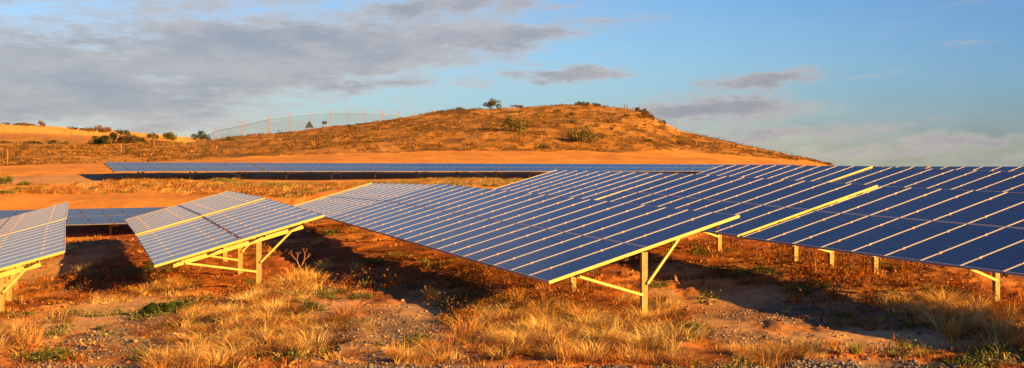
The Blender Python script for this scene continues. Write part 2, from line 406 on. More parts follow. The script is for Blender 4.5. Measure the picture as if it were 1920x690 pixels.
# -- reddish dead weeds with upright stems
B = Batch(); X, Y = candidates(8000, 15.8, 46)
w = patch(X, Y, RED, .4, 6, .8); k = rng.random(len(X)) < w*.6
for x, y in zip(X[k], Y[k]):
    h = rng.uniform(.12, .36); c = RUST if rng.random() < .4 else BROWN if rng.random() < .7 else (.42,.17,.035)
    clump(B, x, y, h, .09, int(rng.uniform(7, 18)), c, lean=.4, w=.014, v=.35)
    n = int(rng.uniform(25, 70)); r = rng.normal(size=(n,3))*np.array([.13,.13,.3*h]); P = np.array([x, y, float(H(x, y))+h*.45])+r
    P[:,2] = np.maximum(P[:,2], float(H(x, y))+.01)
    B.add(*leaves(P, rng.uniform(.012, .032, n), jit(c, n, .35)))
tag(link('weeds', B.mesh('weeds', M_LEAF)), 'dark reddish brown dried weeds growing in the shade of the arrays', 'weeds', kind='stuff')
# -- green ground cover
B = Batch(); X, Y = candidates(9000, 15.8, 45)
w = patch(X, Y, GREEN, .3, 7, .6)+.5*sm(.665, .70, fbm(X/1.1, Y/1.1, 141))*(Y < 34); k = rng.random(len(X)) < w*.85
for x, y in zip(X[k], Y[k]):
    n = int(rng.uniform(30, 70)); h = rng.uniform(.04, .14); P = np.array([x, y, float(H(x, y))+h*.4])+rng.normal(size=(n,3))*np.array([.11,.11,h*.5]); P[:,2] = np.maximum(P[:,2], float(H(x, y)))
    B.add(*leaves(P, rng.uniform(.014, .034, n), jit(OLIVE if rng.random() < .7 else SAGE, n, .35)))
    clump(B, x, y, h*1.9, .1, 8, SAGE if rng.random() < .4 else OLIVE, lean=.5, w=.014)
tag(link('green_ground_cover', B.mesh('green_ground_cover', M_LEAF)), 'low dark green plants creeping in patches over the soil', 'ground cover', kind='stuff')
# -- gravel
def stone_proto():
    ph = (1+5**.5)/2; v = np.array([(-1,ph,0),(1,ph,0),(-1,-ph,0),(1,-ph,0),(0,-1,ph),(0,1,ph),(0,-1,-ph),(0,1,-ph),(ph,0,-1),(ph,0,1),(-ph,0,-1),(-ph,0,1)], float)/1.9
    f = np.array([(0,11,5),(0,5,1),(0,1,7),(0,7,10),(0,10,11),(1,5,9),(5,11,4),(11,10,2),(10,7,6),(7,1,8),(3,9,4),(3,4,2),(3,2,6),(3,6,8),(3,8,9),(4,9,5),(2,4,11),(6,2,10),(8,6,7),(9,8,1)])
    return v, f
B = Batch(); pv, pf = stone_proto(); X, Y = candidates(60000, 15.2, 34)
w = patch(X, Y, GRAVEL, .45, 4, .8)*.8+patch(X, Y, STRIP, .3, 9, .4)+.035+.10*patch(X, Y, BARE, .4, 4); k = rng.random(len(X)) < w*.62; X = X[k]; Y = Y[k]; n = len(X)
sz = .010+.024*rng.random(n)**2.4+.025*(rng.random(n) < .02)
sc = sz[:,None]*rng.uniform(.6, 1.3, (n,3))*np.array([1,1,.7]); th = rng.random(n)*2*PI
v = pv[None]*(1+rng.normal(size=(n,12,1))*.16)*sc[:,None,:]
v = np.stack([v[...,0]*np.cos(th)[:,None]-v[...,1]*np.sin(th)[:,None], v[...,0]*np.sin(th)[:,None]+v[...,1]*np.cos(th)[:,None], v[...,2]], -1)+np.stack([X, Y, H(X, Y)+sz*.25], -1)[:,None,:]
t = rng.random(n)*(1-.6*patch(X, Y, STRIP, .3, 9, .4)); c = np.where((t < .55)[:,None], np.array([.17,.15,.14]), np.where((t < .97)[:,None], np.array([.27,.16,.09]), np.array([.5,.42,.33])))*(1+rng.normal(size=(n,1))*.25)
B.add(v.reshape(-1,3), (pf[None]+(np.arange(n)*12)[:,None,None]).ravel(), np.full(n*20, 3), np.repeat(np.clip(c, .02, .9), 12, 0))
tag(link('gravel', B.mesh('gravel', M_STONE)), 'grey and tan gravel strewn over the bare foreground soil', 'gravel', kind='stuff')
# -- crumbled clods of red earth
B = Batch(); X, Y = candidates(30000, 15.2, 58)
w = sm(.42, .6, fbm(X/1.6, Y/1.6, 131))*(1-.8*patch(X, Y, GRAVEL+BARE, .3, 4)); k = rng.random(len(X)) < w*.6; X = X[k]; Y = Y[k]; n = len(X)
sz = (.012+.032*rng.random(n)**3)*(1+Y/60)
sc = sz[:,None]*rng.uniform(.6, 1.4, (n,3))*np.array([1,1,.6]); v = pv[None]*(1+rng.normal(size=(n,12,1))*.2)*sc[:,None,:]+np.stack([X, Y, H(X, Y)+sz*.1], -1)[:,None,:]
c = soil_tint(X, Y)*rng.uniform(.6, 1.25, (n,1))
B.add(v.reshape(-1,3), (pf[None]+(np.arange(n)*12)[:,None,None]).ravel(), np.full(n*20, 3), np.repeat(np.clip(c, .02, .9), 12, 0))
tag(link('earth_clods', B.mesh('earth_clods', M_STONE)), 'crumbled clods of red earth lying on the soil around the arrays', 'earth clods', kind='stuff')
# -- grass bank between the two far rows of arrays
B = Batch(); n = 13000; Y = rng.uniform(62.5, 86, n); px = rng.uniform(-60, 1010, n); X = (px-CX)/F0*Y
ye = np.interp(px, XK, YE); py = px_of(X, Y, H(X, Y, False))[1]
top = np.interp(px, [0,195,205,340,350,398,405,440,450,620,790,800,985], [348,345,336,336,345,345,337,337,346,347,343,337,337]); bot = np.interp(px, [0,200,420,560,620,900], [363,363,364,372,356,350])
k = (py > top-1) & (py < bot) & (Y < ye+2.2) & (rng.random(n) < .25+.75*sm(.38, .55, fbm(X/3, Y/3, 95)))
for x, y in zip(X[k], Y[k]):
    g = fbm(np.array(x/4), np.array(y/4), 97); q = rng.random()
    c = SAGE if g > .52 and q < .6 else (.30,.13,.03) if q < .3 else (.5,.24,.06) if q < .5 else GOLD if q < .75 else STRAW
    clump(B, x, y, rng.uniform(.12, .42), rng.uniform(.15, .5), 34, c, lean=1.0, w=.024, az0=.3 if q > .4 else None)
tag(link('grass_bank', B.mesh('grass_bank', M_GRASS)), 'band of tall golden grass on the bank below the far row of arrays', 'grass', kind='stuff')
# -- hill scrub
B = Batch(); n = 60000; px = rng.uniform(-60, 1560, n); Y = 85*(175/85)**rng.random(n); X = (px-CX)/F0*Y
hm = hill_mask(X, Y); yc = np.interp(px, XK, Yc)
dn = sm(.40, .60, fbm(X/4, Y/5, 101))
steep = sm(.15, -.1, (fbm(X/20, Y/20, 5)-.5))
k = (hm > .6) & (Y < yc+6) & (rng.random(n) < (.10+.72*dn)*(1-.3*sm(150, 165, Y)*sm(850, 950, px))*(1-.7*sm(1200,1235,px)*sm(1320,1270,px)*sm(135,150,Y)))
Z = H(X, Y)
for x, y, z in zip(X[k], Y[k], Z[k]):
    q = rng.random(); r = rng.uniform(.10, .32)*(1.8 if rng.random() < .06 else 1)
    c = (.085,.05,.014) if q < .36 else (.19,.085,.02) if q < .66 else (.40,.20,.045) if q < .82 else (.07,.065,.014)
    if q < .55 or q > .84:
        m_ = 16; P = np.array([x, y, z+r*.2])+rng.normal(size=(m_,3))*np.array([r*.6, r*.6, r*.26]); B.add(*leaves(P, rng.uniform(.4, .8, m_)*r*.32, jit(c, m_, .3)))
    else:
        m_ = 9; th = rng.random(m_)*2*PI; P = np.stack([x+r*.5*np.cos(th), y+r*.5*np.sin(th), np.full(m_, z-.03)], 1); B.add(*blades(P, r*rng.uniform(.5, 1.1, m_), np.full(m_, .08), np.full(m_, .5), th, jit(c, m_, .2)))
tag(link('hill_scrub', B.mesh('hill_scrub', M_LEAF)), 'low rusty scrub and dry grass tussocks covering the hillside', 'scrub', kind='stuff')
# -- far ridge stubble field
B = Batch(); n = 6000; px = rng.uniform(-60, 420, n); Y = rng.uniform(235, 300, n); X = (px-CX)/F0*Y; P = np.stack([X, Y, H(X, Y)-.05], 1); k = rng.random(n) < .5; P = P[k]; m_ = len(P)
B.add(*blades(P, rng.uniform(.1, .35, m_), np.full(m_, .25), np.full(m_, .6), rng.random(m_)*6.28, jit((.60,.34,.09), m_, .15)))
tag(link('ridge_grass', B.mesh('ridge_grass', M_GRASS)), 'pale yellow grass on the distant left ridge', 'grass', kind='stuff')

# ------------------------------------------------------------------ shrubs and tufts that can be told apart
def shrub(px, py, wpx, hpx, label, col=(.10,.085,.02), group=None, name='shrub', lo=60., dens=1., round_=False, dy=0):
    X0, Y0 = hit(px, py, lo); Y0 += dy; X0 = (px-CX)/F0*Y0
    far = lo >= 250; W = wpx/F0*Y0*(1.3 if far else 1.12); Hh = hpx/F0*Y0*(1.15 if far else 1.3); z = float(H(X0, Y0))
    root = bpy.data.objects.new(name, None); COL.objects.link(root); root.location = (X0, Y0, z); WM[root.name] = Matrix.Translation((X0, Y0, z))
    B = Batch(); nl = max(7, int(W/Hh*6)); n = int(170*dens)
    for q in range(nl):
        cx = rng.uniform(-.36, .36)*W; cy = rng.uniform(-.25, .25)*W; rr = Hh*rng.uniform(.16, .38)
        cz = rng.uniform(.2, .72)*Hh*(1-.5*abs(cx)/(W*.5))
        d = rng.normal(size=(n,3)); d /= np.linalg.norm(d, axis=1)[:,None]; rad = rr*rng.uniform(.45, 1.12, n)**.6
        P = np.array([cx, cy, cz])+d*rad[:,None]*np.array([max(1., W/Hh*.30), 1., .85]); P[:,2] = np.maximum(P[:,2], .02)
        zg = H(P[:,0]+X0, P[:,1]+Y0, False)-z; P[:,2] = np.maximum(P[:,2]+zg*.8, zg)
        B.add(*leaves(P, rng.uniform(.05, .12, n)*Hh*(.55 if lo > 20 else .95), jit(np.array(col)*rng.uniform(.7, 1.35), n, .28)))
    me = B.mesh('foliage', M_LEAF); fo = link('foliage', me, root, Matrix.Translation((X0, Y0, z)))
    mb = MB()
    for q in range(6):
        a = rng.random()*6.28; mb.beam((rng.uniform(-.08,.08)*W, rng.uniform(-.05,.05)*W, -.08), (math.cos(a)*W*.25, math.sin(a)*W*.2, Hh*.6), Hh*.035, Hh*.035)
    me2 = mb.mesh('stem', [M_BARK]); link('stem', me2, root, Matrix.Translation((X0, Y0, z)))
    return tag(root, label, 'shrub', group)
M_BARK, _nt, _b = new_mat('bark'); _b.inputs['Base Color'].default_value = (.16,.10,.06,1); _b.inputs['Roughness'].default_value = .9
OL = (.105,.085,.02); DG = (.05,.065,.016); RB = (.17,.085,.025)
SHR = [
 (922,201,34,17,'rounded olive shrub alone on the skyline at the left of the hilltop',OL,150),
 (863,207,18,6,'small low shrub on the skyline left of the rounded hilltop shrub',OL,150),
 (968,199.5,28,6,'flat dark shrub on the skyline just right of the rounded hilltop shrub',RB,150),
 (1092,198,34,8,'wide low shrub on the highest part of the hill skyline',OL,150),
 (1117,199.5,22,6,'low shrub touching the right side of the widest skyline shrub',OL,150),
 (1136,201,12,4,'tiny tuft like shrub on the skyline left of the twin thin poles',OL,150),
 (1205,211,30,9,'bushy shrub at the hill shoulder where the slope turns down',OL,140),
 (1212,221,30,12,'dark spreading shrub below the hill shoulder',RB,130),
 (1240,232,18,10,'shrub on the bare pale cut of the right shoulder',OL,130),
 (1243,243,16,9,'round shrub lower on the bare cut of the right shoulder',RB,120),
 (965,247,44,25,'large grey green shrub on the middle of the hillside, left one of two',(.15,.12,.035),100),
 (1093,267,50,31,'largest grey green shrub on the hillside, right of the other large one',(.16,.13,.04),100),
 (1045,213,16,8,'small dark shrub high on the hillside under the skyline',RB,120),
 (1073,217,20,6,'flat shrub high on the hillside right of a small dark one',RB,120),
 (1074,231,14,9,'small round shrub between the two large hillside shrubs',OL,110),
 (1119,238,12,8,'small dark shrub up and right of the largest hillside shrub',OL,110),
 (1143,230,14,6,'low brown shrub on the slope below the twin thin poles',RB,110),
 (1146,244,10,7,'tiny round shrub right of the largest hillside shrub',RB,110),
 (1173,220,16,6,'low olive shrub under the twin thin poles',OL,120),
 (1215,266,18,7,'dark low shrub on the lower right slope of the hill',OL,100),
 (1275,272,20,10,'brown shrub farther down the lower right slope',RB,100),
 (1022,279,24,8,'dark flat shrub near the foot of the hill',OL,95),
 (1046,238,12,7,'small shrub left of the round one on the mid hillside',RB,110),
 (1555,309,12,5,'last small shrub on the skyline where the hill meets the arrays',RB,100),
 (76,237,13,12,'small round tree like bush on the far left ridge skyline',RB,250),
 (45,236,36,6,'long low bush on the skyline left of the round ridge bush',RB,250),
 (12,233,20,5,'low bush on the ridge skyline at the left edge of the photo',RB,250),
 (135,243,20,7,'low bush on the ridge skyline right of the round ridge bush',OL,250),
 (158,245,18,6,'dark low bush beside another one on the ridge skyline',DG,250),
 (188,247,46,12,'wide reddish bush on the skyline of the left ridge',(.2,.09,.025),250),
 (228,251,26,9,'dark bush at the right end of the left ridge skyline',DG,250),
 (180,269,34,13,'dark green bush at the left end of the big thicket under the ridge',DG,130),
 (208,269,44,19,'dense dark green bush in the middle of the thicket under the ridge',DG,130),
 (238,268,40,18,'dense brown green bush at the right of the thicket under the ridge',(.09,.07,.02),130),
 (262,266,22,10,'small green bush trailing off the right end of the thicket',DG,130),
 (288,260,26,10,'brown green bush between the thicket and the fence',(.12,.08,.02),140),
 (322,263,40,13,'bright green bush left of the first fence posts',(.11,.115,.022),130),
 (375,263,34,16,'tall green bush at the left end of the fence netting',DG,130),
 (432,264,18,7,'small green shrub at the foot of the fence netting',DG,130),
 (10,273,26,4,'low dark shrub at the foot of the ridge at the left edge',DG,150),
 (62,272,36,6,'long dark shrub at the foot of the pale ridge field',DG,150),
 (103,272,26,8,'dark spiky shrub at the foot of the pale ridge field',DG,150),
 (122,271,14,6,'small dark shrub next to the spiky one under the ridge field',DG,150),
 (243,284,14,5,'small green shrub on the slope above the left end of the far arrays',DG,110),
 (312,588,84,20,'low dark green creeping shrub on the bare soil in front of the left-centre array',(.055,.085,.018),15),
 (582,580,34,11,'small dark green shrub at the edge of the central gravel patch',(.055,.085,.018),15),
 (8,345,30,16,'green leafy bush beside the sand at the left edge of the photo',(.14,.14,.03),60),
 (47,348,22,9,'low green bush right of the leafy one at the left edge',(.13,.13,.03),60),
]
for (px, py, w_, h_, lab, c, lo) in SHR:
    shrub(px, py, w_, h_, lab, c, 'shrubs on the hill and ridge' if lo > 60 else 'green shrubs on the flat', lo=lo, dens=6. if lo < 20 else 1.0 if w_ > 20 else .6)

def tuft(px, py, hpx, wpx, label, col, nb=150, lean=.45, name='grass_tuft', wid=.012):
    X0, Y0 = hit(px, py); B = Batch()
    clump(B, X0, Y0, hpx/F0*Y0, wpx/F0*Y0*.3, nb, col, lean=lean, w=wid)
    V0 = np.array([X0, Y0, float(H(X0, Y0))]); B.V = [v-V0 for v in B.V]
    o = link(name, B.mesh(name, M_GRASS), None, Matrix.Translation(V0)); return tag(o, label, 'grass tuft', 'separate grass tufts')
tuft(612,506,27,40,'pale greenish tuft of fine grass in the shade right of the forked twig',(.42,.36,.15))
tuft(668,508,24,40,'pale tuft of fine grass in the shade, right one of the pair',(.40,.32,.12))
tuft(808,561,26,36,'short bright orange grass tuft standing alone beside the central gravel',(.68,.33,.07),170)
tuft(155,520,34,44,'grey brown dry tuft in the dark shade between the two left arrays',(.36,.26,.11),150)
tuft(405,688,40,60,'bushy straw tuft at the bottom edge left of the golden grass',(.66,.42,.14),200,.7)
tuft(1390,668,34,44,'thin orange tuft on the bare soil at the bottom right',(.6,.3,.07),110)
tuft(1605,668,28,36,'green and straw tuft on the gravel edge at the bottom right',(.30,.26,.07),120)
tuft(1730,668,24,36,'short brownish tuft right of the green one on the gravel edge',(.38,.26,.08),110)
tuft(1480,668,26,30,'sparse straw tuft between two others on the gravel edge',(.6,.38,.12),90)
tuft(190,618,14,22,'small green tuft on the bare sandy mound at the lower left',(.16,.17,.04),90)
tuft(760,680,34,40,'wispy golden tuft at the bottom edge below the central gravel',(.66,.4,.12),110)
tuft(1790,640,44,50,'tall rusty tuft in front of the right array posts',(.5,.24,.06),160)

# forked dead twig
def twig(px, py, hpx, label):
    X0, Y0 = hit(px, py); z = float(H(X0, Y0)); h = hpx/F0*Y0; mb = MB()
    def seg(a, d, L, w_, dep):
        b = a+d*L; mb.beam(a, b, w_, w_, up=(.3,.9,.1))
        if dep == 0: return
        for s_ in (-1, 1):
            nd = (d+Vector((s_*rng.uniform(.25,.6), rng.uniform(-.3,.3), rng.uniform(-.1,.3)))).normalized(); seg(b, nd, L*rng.uniform(.5,.75), w_*.65, dep-1)
    for s_ in (-1, 1): seg(Vector((0,0,-.02)), Vector((.45*s_, .1, 1)).normalized(), h*.5, .022, 3)
    o = link('dead_twig', mb.mesh('dead_twig', [M_TWIG]), None, Matrix.Translation((X0, Y0, z))); tag(o, label, 'twig')
M_TWIG, _nt, _b = new_mat('dead_wood'); _b.inputs['Base Color'].default_value = (.45,.25,.13,1); _b.inputs['Roughness'].default_value = .9
twig(563,502,32,'bare forked dead twig standing in the shade between two arrays')

# ------------------------------------------------------------------ solar arrays
PW, PV = 1.01, 2.2207           # module pitch along the row, and up the slope
MU, MV = .991, 2.198
def panel_meshes(hi=.008):
    g = MB(); t = .022
    g.box(.027, MV-.027, t+.001, MU-t-.001, -.030, 0, 0); g.m[-5] = 0
    for i in range(len(g.m)): pass
    g.m[-6] = 1
    me = g.mesh('solar_panel', [M_GLASS if hi > .005 else M_GLASS2, M_BACK])
    f = MB(); t = .009 if hi > .005 else .012
    f.box(0, MV, 0, t, -.040, hi); f.box(0, MV, MU-t, MU, -.040, hi)
    f.box(0, .026, t, MU-t, -.040, .003); f.box(MV-.026, MV, t, MU-t, -.040, .003)
    for xx in (.5, 1.68):                               # clamps that hold the frame down
        f.box(xx-.03, xx+.03, MU-t-.004, MU+.018, hi-.001, hi+.010, 1)
    return me, f.mesh('frame', [M_FRAME if hi > .005 else M_FRAME2, M_CLAMP])
M_CLAMP = metal('clamp_metal', (.62,.38,.20), .5, .3, .1)
M_FRAME2 = metal('dull_aluminium_frame', (.16,.15,.16), .5, .2, .06)
ME_P, ME_F = panel_meshes(); ME_P2, ME_F2 = panel_meshes(.002)
def arr(O, psi, e, tilt, u0, u1, label, first=.4, step=3.55, w_post=2.13, foot=None, raise_=0., group=None, ends=(True, False), rafter0=True, gap=0., flat=False, skip=None, posts=None):
    """O: low corner of the panel plane at u=0 (x, y, z below the eye); psi azimuth of the row, e its slope, tilt across"""
    psi, e, tilt = map(math.radians, (psi, e, tilt))
    U = Vector((math.sin(psi)*math.cos(e), math.cos(psi)*math.cos(e), math.sin(e))); R = Vector((math.cos(psi), -math.sin(psi), 0))
    Nn = R.cross(U); V = R*math.cos(tilt)+Nn*math.sin(tilt); W = V.cross(U)
    O = Vector((O[0], O[1], O[2]+CZ+raise_))
    P = lambda x, y, z=0: O+V*x+U*y+W*z
    def mat(x, y, z=0):
        p = P(x, y, z); return Matrix(((V.x,U.x,W.x,p.x),(V.y,U.y,W.y,p.y),(V.z,U.z,W.z,p.z),(0,0,0,1)))
    L0, L1 = u0*PW, u1*PW; TV = 2*PV
    bp = P(w_post, L0+.4); root = bpy.data.objects.new('solar_array', None); COL.objects.link(root)
    RM = Matrix.Translation((bp.x, bp.y, float(H(bp.x, bp.y, False)))) @ Matrix.Rotation(-psi, 4, 'Z'); root.matrix_basis = RM; WM[root.name] = RM
    tag(root, label, 'solar array', group or 'rows of solar arrays')
    for u in range(u0, u1):
        for v in (0, 1):
            M = mat(v*(PV+gap)+.011, u*PW+.009); p = link('solar_panel', ME_P2 if flat else ME_P, root, M); link('frame', ME_F2 if flat else ME_F, p, M)
    # purlins under the panels, running along the row, with turned lips at the ends
    for x in (.62, 1.70, 2.80, 3.86):
        mb = MB(); a, b = L0-.05, L1+.03
        mb.box(-.03, .03, a, b, -.046, -.041); mb.box(-.03, -.025, a, b, -.11, -.046); mb.box(.025, .03, a, b, -.11, -.046); mb.box(-.025, -.012, a, b, -.115, -.11); mb.box(.012, .025, a, b, -.115, -.11)
        link('purlin', mb.mesh('purlin', [M_GALV]), root, mat(x, 0))
    def rail(y, th, h0, h1):
        mb = MB(); mb.box(0, TV-.01, -th/2, th/2, h0, h1); link('end_rail', mb.mesh('end_rail', [M_RAIL]), root, mat(0, y))
    if ends[0]: rail(L0-.018, .022, -.05, .012) if ends[0] is True else rail(L0-.016, .014, -.04, .007)
    if ends[1]: rail(L1+.012, .022, -.04, ends[1] if isinstance(ends[1], float) else .012)
    ys = posts if posts is not None else list(np.arange(L0+first, L1-.3, step))
    for k, y in enumerate(ys):
        top = P(w_post, y, -.20); gx, gy = top.x, top.y; gz = float(H(gx, gy))-.25
        if foot is not None: gz = min(gz, foot+CZ)
        # C section post, web facing down the row
        hw, hd, tt = .064, .042, .010; rt = Vector((R.x, R.y, 0)).normalized(); fw = Vector((-rt.y, rt.x, 0)); mb = MB()
        def col_(x0, x1, y0, y1):
            b0 = len(mb.v)
            for zz in (gz, top.z+.10):
                for (a, b) in ((x0,y0),(x1,y0),(x1,y1),(x0,y1)): q = rt*a+fw*b; mb.v.append((q.x, q.y, zz-gz))
            for q in ((3,2,1,0),(4,5,6,7),(0,1,5,4),(1,2,6,5),(2,3,7,6),(3,0,4,7)): mb.f.append(tuple(b0+i for i in q)); mb.m.append(0)
        col_(-hw, hw-.012, -hd, -hd+tt); col_(-hw, -hw+tt, -hd+tt, hd); col_(hw-.012-tt, hw-.012, -hd+tt, -hd+.045); col_(hw-.004, hw+.016, -hd+.03, hd)
        link('post', mb.mesh('post', [M_GALV]), root, Matrix.Translation((gx, gy, gz)))
        yr = y-.02
        if not (k == 0 and not rafter0):
            mb = MB(); a, b = .45, TV-.55
            mb.box(a, b, -.045, -.037, -.225, -.117); mb.box(a, b, -.037, .02, -.125, -.117); mb.box(a, b, -.037, .02, -.225, -.217)
            link('rafter', mb.mesh('rafter', [M_RAIL]), root, mat(0, yr-.03))
            lo_, hi_ = P(.75, yr-.085, -.20), P(3.55, yr-.085, -.20)
        else: lo_, hi_ = P(.62, yr-.05, -.09), P(2.98, yr-.05, -.06)
        gr = gz+.25
        for (pt_, zz, sx) in ((lo_, .42, -1), (hi_, .66, 1)):
            tgt = Vector((gx, gy, gr+min(zz, (top.z-gr)*.55)))-fw*.06+rt*(sx*.05)
            mb = MB(); mid = Vector((gx, gy, gz)); mb.beam(pt_-mid, tgt-mid, .05, .05, up=(fw.x, fw.y, 0), c=True)
            link('brace', mb.mesh('brace', [M_RAIL]), root, Matrix.Translation((gx, gy, gz)))
    return root
FIT = {
 'A':  ((.694,21.113,-2.28), -21.53, .83, 15.72), 'A3': ((-6.84,40.75,-2.04), -21.5, -.66, 15.69),
 'B3': ((5.567,26.694,-1.808), -21.64, .67, 15.72), 'B2': ((5.525,27.06,-1.804), -21.87, 1.28, 15.81), 'B1': ((1.745,36.481,-1.541), -21.9, .35, 15.26),
 'T2': ((-8.976,27.605,-2.584), -21.4, .83, 15.61), 'T2b': ((-12.62,36.86,-2.40), -21.33, -.05, 15.34),
 'T1': ((-14.174,23.43,-3.166), -22.01, 1.36, 15.1), 'T1b': ((-18.04,33.07,-2.93), -21.51, 1.02, 15.26),
 'C3': ((9.45,39.37,-1.33), -21.83, 1.23, 15.49), 'C2': ((9.4,39.34,-1.33), -21.35, .2, 15.89), 'D': ((14.68,47.43,-1.36), -21.78, -.11, 15.56),
 'F': ((-20.09,52.71,-2.94), -120., 0., 7.4), 'E': ((-25.99,71.91,-.56), -118.9, .2, 7.7)}
arr(*FIT['A'], 0, 20, 'long blue array in the centre foreground with its whole near end and posts in view', first=.12, step=3.4, w_post=2.16, rafter0=False)
arr(*FIT['A3'], 0, 10, 'array joining the far end of the centre foreground array and sloping away from it', ends=(False, .03))
arr(*FIT['T2'], 0, 10, gap=.035, label= 'tilted grey reflecting array left of centre with bright yellow rafter and posts', first=.4, step=3.6, w_post=2.68)
arr(*FIT['T2b'], 0, 10, gap=.035, label= 'array continuing behind the bright yellow seam of the one left of centre', w_post=2.6, ends=(2, .012), raise_=.0)
arr(*FIT['T1'], 0, 10, gap=.035, label= 'nearest array at the left edge of the photo with its underside braces showing', first=.35, step=3.6, w_post=3.02)
arr(*FIT['T1b'], 0, 10, gap=.035, label= 'array at the left edge continuing beyond the yellow seam, ending against the small blue row', w_post=2.8, ends=(2, False), raise_=.01)
arr(*FIT['B3'], -13, 0, 'dark navy array at the right edge with posts standing in reddish weeds', posts=[-9.4,-5.8,-2.2,-.6], w_post=2.2, ends=(True, False))
arr(*FIT['B2'], 0, 10, 'dark blue array just behind the centre one, between two bright seams', posts=[.6,4.2,7.8], w_post=2.2, raise_=.01)
arr(*FIT['B1'], 0, 10, 'paler array beyond the second seam, directly behind the centre array', raise_=.0, ends=(True, .015))
arr(*FIT['C3'], -12, 0, 'navy array in the third row, against the sky at the right edge', ends=(True, False))
arr(*FIT['C2'], 0, 10, 'blue array in the third row left of its bright seam, topping the skyline', raise_=-.015)
arr(*FIT['D'], -12, 0, 'narrow strip of array in the last row at the far right skyline')
arr(*FIT['D'], 0, 10, 'rearmost array of the last row, nearly hidden behind the third row')
arr(*FIT['F'], -9, 8, 'small blue array facing the camera behind the left edge arrays', first=.9, step=3.5, ends=(False, False), group='arrays facing the camera', flat=True)
Eo, Ep, Ee, Et = FIT['E']
def Eoff(u):
    ps = math.radians(Ep); return (Eo[0]+math.sin(ps)*PW*u, Eo[1]+math.cos(ps)*PW*u, Eo[2]+math.sin(math.radians(Ee))*PW*u)
arr(Eoff(0), Ep, Ee, Et, -10, 0, 'short array at the left end of the long far row facing the camera', first=1.3, step=3.45, group='arrays facing the camera', flat=True)
arr(Eoff(-.12), Ep, Ee, Et, -30, -10, 'longest array of the far row, its posts above the golden grass bank', first=1.0, step=3.45, group='arrays facing the camera', flat=True)
arr(Eoff(-.24), Ep, Ee, Et, -50, -30, 'third array of the far row, partly hidden behind the arrays right of centre', first=1.0, step=3.45, group='arrays facing the camera', flat=True)
arr(Eoff(-.36), Ep, Ee, Et, -62, -50, 'last visible array of the far row, at its right end', first=1.0, step=3.45, group='arrays facing the camera', flat=True)

# ------------------------------------------------------------------ fence along the ridge
M_NET, nt, b = new_mat('fence_netting')
b.inputs['Base Color'].default_value = (.05,.10,.13,1); b.inputs['Roughness'].default_value = .8
tr = N(nt, 'ShaderNodeBsdfTransparent'); mx = N(nt, 'ShaderNodeMixShader', ins={0: .3}); nt.links.new(tr.outputs[0], mx.inputs[1]); nt.links.new(b.outputs[0], mx.inputs[2])
_p = N(nt, 'ShaderNodeNewGeometry').outputs['Position']; _q = noise(nt, _p, .35, 3); nt.links.new(math_(nt, 'ADD', .06, math_(nt, 'MULTIPLY', _q, .28)), mx.inputs[0])
nt.links.new(mx.outputs[0], nt.nodes['Material Output'].inputs[0])
M_POST = metal('rusty_orange_post', (.42,.20,.09), .8, .0, .2)
FP = [(385,266,249,True,None),(403,264,239,True,None),(455,263,228,True,None),(503.5,257,217,True,None),(544,250,212,True,None),(583,243,208,True,None),(620,238,206,True,None),(655,233,205,True,None),(686,229,206,True,None),(717,225,207.5,True,None),(747,221.5,210,True,None),(776,218.5,212,True,None)]
x0, y0 = (403-CX)/F0*150, 150
root = bpy.data.objects.new('fence', None); COL.objects.link(root); RM = Matrix.Translation((x0, y0, float(H(x0, y0)))); root.matrix_basis = RM; WM[root.name] = RM
tag(root, 'tall netting fence with orange posts climbing the left side of the hill', 'fence')
pts = []
for (px, yb, yt, net, _) in FP:
    Y = float(np.interp(px, XK, Yc))+3.0; X = (px-CX)/F0*Y; zt = (HY-yt)/F0*Y+CZ; zb = float(H(X, Y))-.3; pts.append((X, Y, zb, zt))
    if px == 385: continue
    mb = MB(); mb.box(-.028, .028, -.028, .028, 0, zt-zb)
    mb.beam((0,0,zt-zb-.25), (-.22,0,zt-zb+.1), .035, .035, up=(0,1,0)); mb.beam((0,0,zt-zb-.25), (.22,0,zt-zb+.1), .035, .035, up=(0,1,0))
    if px == 503.5: mb.beam((0,0,1.3), (1.05,0,.25), .06, .06, up=(0,1,0)); mb.box(.14, .19, -.03, .03, 0, (zt-zb)*.93)
    link('fence_post', mb.mesh('fence_post', [M_POST]), root, Matrix.Translation((X, Y, zb)))
V = []; Fc = []
for (X, Y, zb, zt) in pts: V += [(X-x0, Y-y0+.08, zb-RM.translation.z), (X-x0, Y-y0+.08, zt-.55-RM.translation.z)]
for i in range(len(pts)-1): Fc.append((2*i, 2*i+2, 2*i+3, 2*i+1))
me = bpy.data.meshes.new('net'); me.from_pydata(V, [], Fc); me.materials.append(M_NET); link('net', me, root, RM)
mb = MB()
for i in range(len(pts)-1):
    a, c_ = pts[i], pts[i+1]; mb.beam((a[0]-x0, a[1]-y0+.06, a[3]-.55-RM.translation.z), (c_[0]-x0, c_[1]-y0+.06, c_[3]-.55-RM.translation.z), .05, .05)
M_WIRE = metal('wire', (.12,.14,.15), .6, .3, .1); link('top_wire', mb.mesh('top_wire', [M_WIRE]), root, RM)
# lone posts lower on the slope
for px, yb, yt, lab in [(14,310,281,'pale thin post at the left edge of the photo on the scrub slope'),(227,286,270,'short pale post on the slope above the left end of the far row'),(289,279,261,'pale post between the thicket and the tall green bush'),(347,273,252,'pale post left of the tall green bush by the netting')]:
    X, Y = hit(px, yb, 88); h = (yb-yt)/F0*Y; mb = MB(); mb.box(-.03, .03, -.03, .03, -.2, h); mb.box(-.04, .04, -.04, .04, h, h+.03)
    tag(link('wooden_post', mb.mesh('wooden_post', [M_POST]), None, Matrix.Translation((X, Y, float(H(X, Y, False))))), lab, 'post', 'lone posts left of the netting fence')
